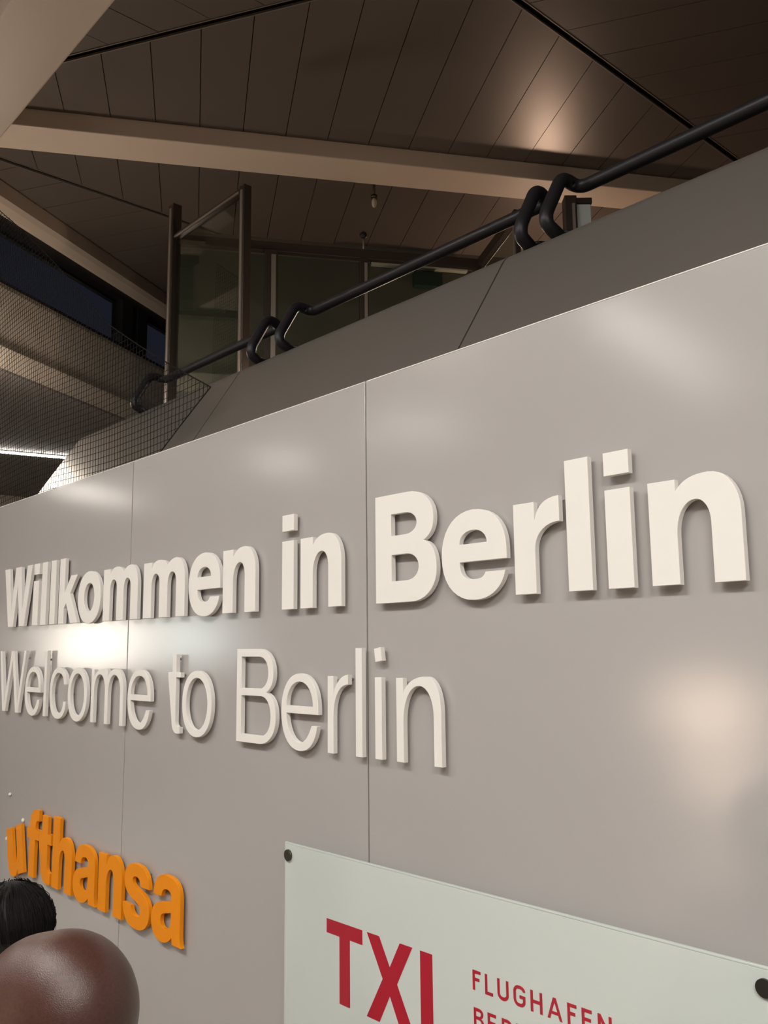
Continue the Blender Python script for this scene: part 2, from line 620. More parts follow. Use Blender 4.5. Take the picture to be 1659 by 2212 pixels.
post(PA.x, PA.y, 2.36, 0.026)
post(PBx, PA.y, 2.19, 0.021)
MB().obox(((PA.x + PBx) / 2, PA.y, RZ), (1, 0, 0), (0, 1, 0), (0, 0, 1), (PBx - PA.x) / 2, 0.018, 0.013).build('top_rail', 'frame', part, bevel=0.002)
MB().obox(((PA.x + PBx) / 2, PA.y - 0.019, RZ - 0.004), (1, 0, 0), (0, 1, 0), (0, 0, 1), (PBx - PA.x) / 2 - 0.03, 0.002, 0.004).build('glazing_bead', 'frame_light', part)
MB().obox(((PA.x + PBx) / 2, PA.y, (GZ + RZ) / 2), (1, 0, 0), (0, 1, 0), (0, 0, 1), (PBx - PA.x) / 2 - 0.02, 0.004, (RZ - GZ) / 2 - 0.01).build('pane', 'glass', part)


def leg(p0, d, L, posts):
    s = Vector((-d.y, d.x, 0))
    c_ = p0 + d * L / 2
    MB().obox((c_.x, c_.y, RZ - 0.005), d, s, (0, 0, 1), L / 2, 0.02, 0.027).build('top_rail', 'frame', part, bevel=0.003)
    prev_ = 0.03
    for t, hw in posts:
        p = p0 + d * t
        post(p.x, p.y, RZ - 0.03, hw, d)
        a, b = prev_, t - hw
        if b - a > 0.05:
            c2 = p0 + d * (a + b) / 2
            MB().obox((c2.x, c2.y, (GZ + RZ) / 2 - 0.02), d, s, (0, 0, 1), (b - a) / 2, 0.004, (RZ - GZ) / 2 - 0.03).build('pane', 'glass', part)
        prev_ = t + hw


leg(PA, t120, 1.71, [(0.515, 0.036), (1.03, 0.024), (1.695, 0.02)])
PC = PA + t120 * 1.71
leg(PC, -dirv(30), 0.62, [(0.60, 0.014)])
# rod with a dark ball standing on the partition's middle post
pr = PA + t120 * 1.03
rod = thing('finial', (pr.x, pr.y, RZ + 0.023), 'dark ball on a thin rod on top of the partition rail', 'finial')
MB().tube([(pr.x, pr.y, RZ + 0.022), (pr.x, pr.y, 2.265)], 0.005, 8).build('rod', 'frame_light', rod)
MB().ellipsoid((pr.x, pr.y, 2.285), (0.021, 0.021, 0.021)).build('ball', 'rail', rod)
# narrow glazed screen further right on the gallery
sc = thing('glass_screen', (-2.12, 3.0, GZ), 'narrow bronze-framed glass screen behind the paired rail brackets', 'screen')
u1 = Vector((0.67, 0.74, 0))
u2 = Vector((-0.74, 0.67, 0))
MB().obox((-2.12, 3.0, (GZ + 1.89) / 2), u1, u2, (0, 0, 1), 0.026, 0.03, (1.89 - GZ) / 2).build('post', 'frame', sc, bevel=0.003)
MB().obox(Vector((-2.12, 3.0, 1.0)) + u1 * 0.010 - u2 * 0.033, u1, u2, (0, 0, 1), 0.006, 0.004, 0.85).build('glazing_bead', 'frame_light', sc)
MB().obox(Vector((-2.12, 3.0, 1.0)) + u1 * 0.058, u1, u2, (0, 0, 1), 0.031, 0.005, 0.86).build('pane', 'board', sc)
MB().obox(Vector((-2.12, 3.0, 1.875)) + u1 * 0.05, u1, u2, (0, 0, 1), 0.045, 0.012, 0.012).build('top_rail', 'frame', sc)

# small sprinkler under the cross beam
sp = thing('sprinkler', (-4.02, 3.57, 2.80), 'small glass sprinkler hanging below the cream cross beam', 'sprinkler')
MB().tube([(-4.02, 3.57, 3.0), (-4.02, 3.57, 2.865)], 0.009, 8).build('stem', 'bolt', sp)
MB().tube([(-4.02, 3.57, 2.87), (-4.02, 3.57, 2.85)], 0.022, 10).build('collar', 'bolt', sp)
MB().ellipsoid((-4.02, 3.57, 2.82), (0.017, 0.017, 0.034)).build('bulb', 'bulb', sp)

# exit sign box and pale strip hung on the far wall
fw = n120 * (-6.24)
ex = MB()
c_ = fw + t120 * (n120.dot(Vector((0, 0, 0))) + 6.21)
def onfar(t, z, out=0.03):
    p = n120 * (-6.27 + out) + t120 * t
    return Vector((p.x, p.y, z))
tS = Vector((-4.585, 4.595, 0)).dot(t120)
so_ = MB().obox(onfar(tS, 2.745, 0.04), t120, n120, (0, 0, 1), 0.11, 0.035, 0.055).build('sign_box', 'green', bevel=0.004)
tag(so_, 'unlit dark green sign box on the wall behind the glass partition', 'sign')
tL = Vector((-4.62, 4.55, 0)).dot(t120)
st_ = thing('strip_lamp', tuple(onfar(tL, 2.835, 0.03)), 'pale unlit strip lamp on the wall above the green sign box', 'lamp')
MB().obox(onfar(tL, 2.85, 0.03), t120, n120, (0, 0, 1), 0.375, 0.025, 0.012).build('diffuser', 'pale', st_, bevel=0.003)
MB().obox(onfar(tL, 2.868, 0.03), t120, n120, (0, 0, 1), 0.38, 0.028, 0.006).build('housing', 'frame', st_)


# ------------------------------------------------------------------ glyph outlines (metres, baseline at 0)
class P:
    def __init__(s, x, y):
        s.p = [(x, y)]

    def L(s, *c_):
        for i in range(0, len(c_), 2):
            s.p.append((c_[i], c_[i + 1]))
        return s

    def C(s, a, b, c_, d, e, f, n=9):
        x0, y0 = s.p[-1]
        for k in range(1, n + 1):
            t = k / n
            u = 1 - t
            s.p.append((u ** 3 * x0 + 3 * u * u * t * a + 3 * u * t * t * c_ + t ** 3 * e, u ** 3 * y0 + 3 * u * u * t * b + 3 * u * t * t * d + t ** 3 * f))
        return s

    def H(s, x, y, k=0.58):      # quarter turn that starts horizontal and ends vertical
        x0, y0 = s.p[-1]
        return s.C(x0 + (x - x0) * k, y0, x, y - (y - y0) * k, x, y)

    def V(s, x, y, k=0.58):      # quarter turn that starts vertical and ends horizontal
        x0, y0 = s.p[-1]
        return s.C(x0, y0 + (y - y0) * k, x - (x - x0) * k, y, x, y)


def g_rect(x0, y0, x1, y1):
    return P(x0, y0).L(x1, y0, x1, y1, x0, y1).p


def g_n(w, s, t, xh, ov, notch, top=None):
    stem = top or xh
    p = P(0, 0).L(0, stem, s, stem, s, notch)
    p.C(s + (w - s) * 0.10, xh - 0.006, w * 0.47, xh + ov, w * 0.68, xh + ov).H(w, xh * 0.63).L(w, 0, w - s, 0, w - s, xh * 0.56)
    p.V(w * 0.53, xh + ov - t).H(s, xh * 0.47).L(s, 0)
    return [p.p]


def g_m(w, s, t, xh, ov, notch, x1, x2):
    p = P(0, 0).L(0, xh, s, xh, s, notch)
    p.C(s + 0.008, xh - 0.004, x1 * 0.72, xh + ov, x1 * 0.98, xh + ov)
    p.C(x1 * 1.2, xh + ov, x2 - 0.008, xh - 0.004, x2 - 0.004, notch + 0.004)
    p.C(x2 + 0.008, xh - 0.004, x2 + (w - x2) * 0.28, xh + ov, x2 + (w - x2) * 0.5, xh + ov).H(w, xh * 0.63).L(w, 0, w - s, 0, w - s, xh * 0.6)
    p.V((x2 + w - s) / 2, xh + ov - t).H(x2, xh * 0.55).L(x2, 0, x1, 0, x1, xh * 0.6).V((s + x1) / 2, xh + ov - t).H(s, xh * 0.55).L(s, 0)
    return [p.p]


def g_r(w, s, xh, ov, notch, under):
    p = P(0, 0).L(0, xh, s, xh, s, notch).C(s + 0.006, notch + 0.022, w * 0.62, xh + ov, w, xh + ov + 0.001).L(w, under)
    p.H(s, xh * 0.47, 0.6).L(s, 0)
    return [p.p]


def ell(x0, y0, x1, y1, k=0.60):
    mx, my = (x0 + x1) / 2, (y0 + y1) / 2
    return P(x0, my).V(mx, y1, k).H(x1, my, k).V(mx, y0, k).H(x0, my, k).p[:-1]


def g_o(w, s, t, xh, ov):
    return [ell(0, -ov, w, xh + ov), ell(s, t - ov, w - s, xh + ov - t, 0.57)]


def g_e(w, s, t, xh, ov, bt, bb, ty, tl, tr):
    p = P(w, bb).L(s, bb).C(s, bb * 0.62, s + (w / 2 - s) * 0.4, t - ov, w * 0.51, t - ov)
    p.C(w * 0.51 + (tl - w * 0.51) * 0.55, t - ov, tl - 0.006, ty - 0.012, tl, ty).L(tr, ty)
    p.C(tr - (tr - w * .5) * 0.12, ty * 0.3, w * 0.76, -ov, w * 0.51, -ov).H(0, xh * 0.5, 0.6).V(w * 0.51, xh + ov, 0.6).H(w, xh * 0.55, 0.6)
    h = P(s, bt).L(w - s + 0.001, bt).V(w * 0.51, xh + ov - t).H(s, bt)
    return [p.p, h.p[:-1]]


def g_c(w, s, t, xh, ov, yt, yb):
    p = P(w, yt).V(w * 0.52, xh + ov).H(0, xh / 2, 0.6).V(w * 0.52, -ov, 0.6).H(w, yb).L(w - s - 0.001, yb)
    p.V(w * 0.52, t - ov).H(s, xh / 2, 0.58).V(w * 0.52, xh + ov - t, 0.58).H(w - s - 0.001, yt)
    return [p.p]


def g_B(w, s, t, cap, xu, wx, wz, u0, u1, l0, l1, ur, lr):
    o = P(0, 0).L(0, cap, w * 0.56, cap).H(xu, cap * 0.745).C(xu, cap * 0.62, wx + (xu - wx) * 0.55, wz + 0.008, wx, wz)
    o.C(wx + (w - wx) * 0.65, wz - 0.007, w, wz - 0.028, w, cap * 0.282).V(w * 0.60, 0)
    a = P(s, u0).L(ur * 0.72, u0).H(ur, (u0 + u1) / 2).V(ur * 0.72, u1).L(s, u1)
    b = P(s, l0).L(lr * 0.72, l0).H(lr, (l0 + l1) / 2).V(lr * 0.72, l1).L(s, l1)
    return [o.p, a.p, b.p]


BX, BO, BS, BT, CAP = 0.180, 0.0050, 0.0532, 0.0435, 0.2495
LX, LO, LS, LT = 0.1825, 0.0045, 0.0232, 0.0205


def W_bold():
    return [P(0, CAP).L(0.0568, CAP, 0.0965, 0.070, 0.1303, CAP, 0.1937, CAP, 0.2205, 0.070, 0.2612, CAP, 0.3161, CAP, 0.2474, 0, 0.1911, 0, 0.160, 0.172, 0.1243, 0, 0.0666, 0).p]


def W_slim():
    return [P(0, CAP).L(0.0231, CAP, 0.0735, 0.036, 0.1362, CAP, 0.1651, CAP, 0.2215, 0.036, 0.2779, CAP, 0.3004, CAP, 0.2359, 0, 0.2049, 0, 0.1507, 0.208, 0.0889, 0, 0.0561, 0).p]


def k_bold():
    return [P(0, 0).L(0, CAP, 0.051, CAP, 0.051, 0.117, 0.108, 0.18, 0.1676, 0.18, 0.1044, 0.112, 0.179, 0, 0.1136, 0, 0.0690, 0.077, 0.051, 0.058, 0.051, 0).p]


def t_slim():
    p = P(0, 0.1657).L(0, 0.181, 0.026, 0.181, 0.026, 0.234, 0.0492, 0.234, 0.0492, 0.181, 0.0773, 0.181, 0.0773, 0.1657, 0.0492, 0.1657, 0.0492, 0.036)
    p.V(0.064, 0.0185).L(0.0744, 0.0190, 0.0744, 0.0, 0.060, -0.0015).H(0.026, 0.036)
    return [p.p]


def t_orange():
    p = P(0, 0.1395).L(0, 0.177, 0.0275, 0.177, 0.0275, 0.2375, 0.0835, 0.2375, 0.0835, 0.177, 0.1165, 0.177, 0.1165, 0.1395, 0.0835, 0.1395, 0.0835, 0.060)
    p.V(0.105, 0.042).L(0.1165, 0.042, 0.1165, 0.0015).C(0.105, -0.001, 0.095, -0.001, 0.082, -0.001).H(0.0275, 0.052)
    return [p.p]


def f_orange():
    p = P(0.027, 0).L(0.027, 0.139, 0, 0.139, 0, 0.177, 0.027, 0.177, 0.027, 0.193).V(0.082, 0.2500).L(0.112, 0.2495, 0.112, 0.209, 0.100, 0.2095).H(0.081, 0.191)
    p.L(0.081, 0.177, 0.115, 0.177, 0.115, 0.139, 0.081, 0.139, 0.081, 0)
    return [p.p]


def a_orange():
    p = P(0.0113, 0.1213).C(0.014, 0.165, 0.042, 0.187, 0.088, 0.187).C(0.142, 0.187, 0.1735, 0.172, 0.1735, 0.124).L(0.1735, 0.036).C(0.1735, 0.02, 0.176, 0.008, 0.182, 0)
    p.L(0.1287, 0, 0.125, 0.018).C(0.110, 0.002, 0.09, -0.006, 0.062, -0.006).H(0, 0.050).C(0, 0.09, 0.03, 0.102, 0.07, 0.108).C(0.09, 0.111, 0.12, 0.112, 0.12, 0.128)
    p.C(0.12, 0.141, 0.108, 0.1467, 0.0925, 0.1467).C(0.073, 0.1467, 0.063, 0.138, 0.060, 0.1217)
    h = P(0.12, 0.086).L(0.12, 0.07).C(0.12, 0.046, 0.105, 0.034, 0.085, 0.034).C(0.066, 0.034, 0.0575, 0.043, 0.0575, 0.055).C(0.0575, 0.071, 0.07, 0.076, 0.09, 0.079)
    return [p.p, h.p]


def s_orange():
    p = P(0, 0.060).L(0.056, 0.0587).C(0.056, 0.042, 0.07, 0.033, 0.09, 0.033).C(0.108, 0.033, 0.119, 0.04, 0.119, 0.052).C(0.119, 0.066, 0.105, 0.07, 0.07, 0.079)
    p.C(0.035, 0.088, 0.008, 0.1, 0.008, 0.1345).C(0.008, 0.17, 0.04, 0.187, 0.087, 0.187).C(0.135, 0.187, 0.168, 0.17, 0.1718, 0.1245).L(0.1155, 0.1236)
    p.C(0.115, 0.14, 0.103, 0.149, 0.086, 0.149).C(0.07, 0.149, 0.063, 0.143, 0.063, 0.134).C(0.063, 0.121, 0.08, 0.117, 0.105, 0.112).C(0.15, 0.102, 0.176, 0.09, 0.176, 0.055)
    p.C(0.176, 0.015, 0.14, -0.006, 0.09, -0.006).C(0.035, -0.006, 0, 0.015, 0, 0.059)
    return [p.p]


def glyph_mesh(name, contours, depth, m, bevel=0.0006):
    # fills an outline with its holes, gives it depth; local x = reading direction, z = up, front towards -y
    cu = bpy.data.curves.new(name, 'CURVE')
    cu.dimensions = '2D'
    cu.fill_mode = 'BOTH'
    cu.extrude = depth / 2 - bevel
    cu.bevel_depth = bevel
    cu.bevel_resolution = 0
    cu.offset = -bevel
    for c_ in contours:
        sp_ = cu.splines.new('POLY')
        q = [c_[0]]
        for p_ in c_[1:]:
            if (p_[0] - q[-1][0]) ** 2 + (p_[1] - q[-1][1]) ** 2 > 1e-10:
                q.append(p_)
        if (q[0][0] - q[-1][0]) ** 2 + (q[0][1] - q[-1][1]) ** 2 < 1e-10:
            q.pop()
        sp_.points.add(len(q) - 1)
        for pt, p_ in zip(sp_.points, q):
            pt.co = (p_[0], p_[1], 0, 1)
        sp_.use_cyclic_u = True
    tmp = bpy.data.objects.new(name, cu)
    COL.objects.link(tmp)
    dg = bpy.context.evaluated_depsgraph_get()
    me = bpy.data.meshes.new_from_object(tmp.evaluated_get(dg))
    bpy.data.objects.remove(tmp)
    bpy.data.curves.remove(cu)
    me.name = name
    me.transform(Matrix.Rotation(PI / 2, 4, 'X'))
    me.transform(Matrix.Translation((0, -depth / 2, 0)))      # back face at local y = 0
    me.materials.clear()
    me.materials.append(M[m])
    bm = bmesh.new()
    bm.from_mesh(me)
    bmesh.ops.remove_doubles(bm, verts=bm.verts, dist=1e-6)
    bm.to_mesh(me)
    bm.free()
    for f in me.polygons:
        f.use_smooth = abs(f.normal.y) < 0.2
    if hasattr(me, 'set_sharp_from_angle'):
        me.set_sharp_from_angle(angle=math.radians(28))
    return me


GAP, THK = 0.008, 0.013
BACK_Y = WALL_Y - GAP


def mobj(name, me, loc, parent=None, roty=0.0):
    o = bpy.data.objects.new(name, me)
    COL.objects.link(o)
    put(o, Vector(loc), parent)
    o.rotation_euler = (0, roty, 0)
    return o


def stud(x, z, parent, r=0.0035):
    MB().tube([(x, WALL_Y + 0.0008, z), (x, BACK_Y - 0.001, z)], r, 8).build('stud', 'stud', parent)


def letter(name, contours, x, base, m, label, group, studs, roty=0.0, depth=THK):
    me = glyph_mesh(name, contours, depth, m)
    o = mobj(name, me, (x, BACK_Y, base + Z0), None, roty)
    tag(o, label, 'letter', group)
    if not roty:
        for (sx, sz) in studs:
            stud(x + sx, base + sz, o)
    return o


def letter_i(name, x, base, s, xh, m, label, group, dot0, tilt=0.0):
    root = thing(name, (x, BACK_Y, base), label, 'letter', group)
    mobj('stem', glyph_mesh('stem', [g_rect(0, 0, s, xh)], THK, m), (x, BACK_Y, base + Z0), root)
    dh = CAP - dot0
    me = glyph_mesh('dot', [g_rect(-s / 2, -dh / 2, s / 2, dh / 2)], THK, m)
    mobj('dot', me, (x + s / 2, BACK_Y, base + dot0 + dh / 2 + Z0), root, tilt)
    for sz in (0.03, xh - 0.03, dot0 + dh / 2):
        stud(x + s / 2, base + sz, root)
    return root


GB = 'bold white letters of the German line'
GL = 'slim white letters of the English line'
GO = 'orange letters on the lower wall'
bb = 0.0980
mid = [(BS / 2, 0.03), (BS / 2, 0.15)]
letter('bold_letter', W_bold(), -4.0037, bb, 'white', 'bold white capital W at the start of Willkommen', GB, [(0.09, 0.02), (0.22, 0.02), (0.162, 0.22)])
letter_i('bold_letter', -3.668, bb, 0.057, BX, 'white', 'bold white letter i standing right after the W of Willkommen', GB, 0.206)
letter('bold_letter', [g_rect(0, 0, 0.0525, CAP)], -3.5807, bb, 'white', 'bold white letter l between i and l in Willkommen', GB, [(0.026, 0.03), (0.026, 0.21)])
letter('bold_letter', [g_rect(0, 0, 0.0525, CAP)], -3.4925, bb, 'white', 'bold white letter l right before the k of Willkommen', GB, [(0.026, 0.03), (0.026, 0.21)])
letter('bold_letter', k_bold(), -3.4045, bb, 'white', 'bold white letter k in Willkommen', GB, [(0.025, 0.03), (0.025, 0.21)])
letter('bold_letter', g_o(0.193, BS, BT, BX, BO), -3.227, bb, 'white', 'bold white round letter o after the k of Willkommen', GB, [(0.026, 0.09), (0.167, 0.09)])
letter('bold_letter', g_m(0.2605, 0.0518, BT, BX, BO, 0.160, 0.1054, 0.1565), -3.0128, bb, 'white', 'bold white letter m right after the o of Willkommen, over the panel joint', GB, [(0.026, 0.03), (0.235, 0.03)])
letter('bold_letter', g_m(0.2686, 0.0540, BT, BX, BO, 0.160, 0.1074, 0.1602), -2.7115, bb, 'white', 'bold white letter m right before the e of Willkommen', GB, [(0.026, 0.03), (0.24, 0.03)])
letter('bold_letter', g_e(0.181, BS, BT, BX, BO, 0.1128, 0.0750, 0.052, 0.1240, 0.1775), -2.4205, bb, 'white', 'bold white letter e between m and n in Willkommen', GB, [(0.026, 0.09), (0.155, 0.11)])
letter('bold_letter', g_n(0.1672, 0.0538, BT, BX, BO, 0.160), -2.2257, bb, 'white', 'bold white letter n at the end of Willkommen', GB, mid + [(0.14, 0.03)])
letter_i('bold_letter', -1.9336, bb, 0.0520, BX, 'white', 'bold white letter i of the short word in, left of a bold n', GB, 0.206)
letter('bold_letter', g_n(0.1664, 0.0520, BT, BX, BO, 0.160), -1.8521, bb, 'white', 'bold white letter n of the short word in, left of the panel joint', GB, mid + [(0.14, 0.03)])
letter('bold_letter', g_B(0.1994, 0.0550, BT, CAP, 0.1925, 0.1607, 0.1344, 0.153, 0.2027, 0.1086, 0.0486, 0.1386, 0.1432), -1.5591, bb, 'white', 'bold white capital B of the upper Berlin', GB, [(0.027, 0.03), (0.027, 0.22), (0.165, 0.07)])
letter('bold_letter', g_e(0.182, BS, BT, BX, BO, 0.1131, 0.0754, 0.052, 0.1246, 0.178), -1.3442, bb, 'white', 'bold white letter e of the upper Berlin', GB, [(0.026, 0.09), (0.155, 0.11)])
letter('bold_letter', g_r(0.1128, 0.0525, BX, BO, 0.143, 0.136), -1.1419, bb, 'white', 'bold white letter r of the upper Berlin', GB, mid)
letter('bold_letter', [g_rect(0, 0, 0.0537, CAP)], -1.0132, bb, 'white', 'bold white letter l of the upper Berlin', GB, [(0.026, 0.03), (0.026, 0.21)])
letter_i('bold_letter', -0.9260, bb, 0.0533, BX, 'white', 'bold white letter i of the upper Berlin', GB, 0.206)
letter('bold_letter', g_n(0.1676, 0.0530, BT, BX, BO, 0.160), -0.8372, bb, 'white', 'bold white letter n at the end of the upper Berlin', GB, mid + [(0.14, 0.03)])

lb = -0.2525
ls = [(LS / 2, 0.03), (LS / 2, 0.15)]
LE = (LS, LT, LX, LO, 0.1055, 0.0870, 0.0590)
letter('slim_letter', W_slim(), -4.0107, lb, 'white', 'slim white capital W at the start of Welcome', GL, [(0.012, 0.22), (0.073, 0.015), (0.15, 0.225), (0.289, 0.22)])
letter('slim_letter', g_e(0.1625, *LE, 0.1325, 0.1565), -3.7080, lb, 'white', 'slim white letter e right after the W of Welcome', GL, [(0.012, 0.09), (0.15, 0.12)])
letter('slim_letter', [g_rect(0, 0, LS, CAP)], -3.5133, lb, 'white', 'slim white letter l of Welcome', GL, [(0.0116, 0.03), (0.0116, 0.215)])
letter('slim_letter', g_c(0.1560, LS, LT, LX, LO, 0.1246, 0.0616), -3.4549, lb, 'white', 'slim white letter c of Welcome', GL, [(0.012, 0.09), (0.08, 0.175)])
letter('slim_letter', g_o(0.1665, LS, LT, LX, LO), -3.2842, lb, 'white', 'slim white round letter o between c and m in Welcome', GL, [(0.012, 0.09), (0.154, 0.09)])
letter('slim_letter', g_m(0.2496, 0.0230, LT, LX, LO, 0.155, 0.1105, 0.1343), -3.0836, lb, 'white', 'slim white letter m of Welcome', GL, [(0.012, 0.03), (0.238, 0.03)])
letter('slim_letter', g_e(0.1600, *LE, 0.1310, 0.1545), -2.8019, lb, 'white', 'slim white letter e at the end of Welcome', GL, [(0.012, 0.09), (0.148, 0.12)])
letter('slim_letter', t_slim(), -2.5312, lb, 'white', 'slim white letter t of the short word to', GL, [(0.037, 0.22), (0.07, 0.173), (0.04, 0.02)])
letter('slim_letter', g_o(0.1676, LS, LT, LX, LO), -2.4427, lb, 'white', 'slim white round letter o of the short word to', GL, [(0.012, 0.09), (0.155, 0.09)])
letter('slim_letter', g_B(0.1871, 0.0235, 0.0215, CAP, 0.1750, 0.1412, 0.1345, 0.1440, 0.2285, 0.1245, 0.0215, 0.1515, 0.1635), -2.1444, lb, 'white', 'slim white capital B of the lower Berlin', GL, [(0.012, 0.03), (0.012, 0.22), (0.17, 0.07)])
letter('slim_letter', g_e(0.1560, *LE, 0.1285, 0.1520), -1.9331, lb, 'white', 'slim white letter e of the lower Berlin', GL, [(0.012, 0.09), (0.144, 0.12)])
letter('slim_letter', g_r(0.0780, 0.0225, LX, 0.0035, 0.140, 0.1635), -1.7402, lb, 'white', 'slim white letter r of the lower Berlin', GL, [(0.011, 0.03), (0.071, 0.175)])
letter('slim_letter', [g_rect(0, 0, 0.0233, CAP)], -1.6345, lb, 'white', 'slim white letter l of the lower Berlin, over the panel joint', GL, [(0.0116, 0.03), (0.0116, 0.21)])
letter_i('slim_letter', -1.5660, lb, 0.0234, LX, 'white', 'slim white letter i of the lower Berlin with a crooked dot', GL, 0.2185, -0.16)
letter('slim_letter', g_n(0.1395, 0.0228, LT, LX, LO, 0.150), -1.4941, lb, 'white', 'slim white letter n at the end of the lower Berlin', GL, ls + [(0.128, 0.03)])

ob = -0.8535
OX, OO, OT = 0.1815, 0.005, 0.047
u_ = [[(0.160 - x, OX - y) for (x, y) in g_n(0.160, 0.058, OT, OX, OO, 0.160)[0]]]
letter('orange_letter', u_, -3.785, -0.893, 'orange', 'loose orange letter u hanging crooked before the f', GO, [], roty=-0.27)
letter('orange_letter', f_orange(), -3.6130, ob, 'orange', 'orange letter f between the crooked u and the t', GO, [(0.054, 0.03), (0.06, 0.21)])
letter('orange_letter', t_orange(), -3.4945, ob, 'orange', 'orange letter t between f and h', GO, [(0.055, 0.06), (0.055, 0.21)])
letter('orange_letter', g_n(0.1718, 0.060, OT, OX, OO, 0.160, top=0.2476), -3.3608, ob, 'orange', 'orange letter h between t and a', GO, [(0.03, 0.03), (0.03, 0.21)])
letter('orange_letter', a_orange(), -3.1750, ob, 'orange', 'orange letter a between h and n', GO, [(0.15, 0.03), (0.15, 0.12)])
letter('orange_letter', g_n(0.1722, 0.0588, OT, OX, OO, 0.150), -2.9722, ob, 'orange', 'orange letter n between a and s', GO, [(0.03, 0.03), (0.03, 0.15)])
letter('orange_letter', s_orange(), -2.7894, ob, 'orange', 'orange letter s between n and the last a', GO, [(0.09, 0.01), (0.145, 0.165)])
letter('orange_letter', a_orange(), -2.6002, ob, 'orange', 'orange letter a at the end of the word, beside the panel joint', GO, [(0.15, 0.03), (0.15, 0.12)])
# glue left where a letter has come off, and the freed peg above the u
for (x, z, r, lab) in ((-3.86, -0.585, 0.009, 'blob of white glue on the wall up left of the f'), (-3.87, -0.762, 0.011, 'blob of white glue on the wall left of the crooked u'), (-3.705, -0.668, 0.011, 'white glue peg above the crooked u')):
    g = MB().ellipsoid((x, WALL_Y - 0.004, z), (r, 0.006, r * 0.8), nu=10, nv=6).build('glue_blob', 'glue')
    tag(g, lab, 'glue', 'glue left on the sign wall')

# ------------------------------------------------------------------ white glass board
BY = 1.370
board = thing('glass_board', (-1.28, BY, -1.02), 'white glass board with red airport lettering, bolted below the slim letters', 'sign board')
MB().box((-1.8955, BY, -1.016), (-0.6675, BY + 0.006, -0.4835)).build('backing', 'board', board, bevel=0.0006)
for a, b in (((-1.900, BY - 0.0005, -1.02), (-1.8957, BY + 0.0065, -0.4795)), ((-0.6673, BY - 0.0005, -1.02), (-0.663, BY + 0.0065, -0.4795)),
             ((-1.8957, BY - 0.0005, -0.4833), (-0.6673, BY + 0.0065, -0.4795)), ((-1.8957, BY - 0.0005, -1.02), (-0.6673, BY + 0.0065, -1.0162))):
    MB().box(a, b).build('clear_edge', 'boardedge', board, bevel=0.0008)
for x in (-1.8831, -0.6800):
    for z in (-0.5090, -0.990):
        bo = MB().tube([(x, WALL_Y - 0.0003, z), (x, BY - 0.002, z)], 0.0075, 14).build('standoff', 'bolt', board)
        MB().tube([(x, BY - 0.0005, z), (x, BY - 0.0055, z)], 0.0135, 24).build('cap', 'bolt', bo)


def print_glyph(contours, x, z, name='red_letter'):
    me = glyph_mesh(name, contours, 0.0008, 'red', 0.0)
    return mobj(name, me, (x, BY - 0.0001, z + Z0), board)


TZ = -0.8000
TH = 0.1742
print_glyph([P(0.047, 0).L(0.047, TH - 0.0308, 0, TH - 0.0308, 0, TH, 0.1273, TH, 0.1273, TH - 0.0308, 0.0835, TH - 0.0308, 0.0835, 0).p], -1.7317, TZ)
print_glyph([P(0, TH).L(0.0406, TH, 0.0742, 0.118, 0.1067, TH, 0.1452, TH, 0.0965, 0.0895, 0.150, 0, 0.108, 0, 0.0738, 0.0605, 0.040, 0, -0.002, 0, 0.0515, 0.0895).p], -1.5884, TZ)
print_glyph([P(0, 0).L(0, TH, 0.0355, TH, 0.0355, 0.031, 0.107, 0.031, 0.107, 0).p], -1.4197, TZ)
S_ = 0.0056
CH = 0.0366


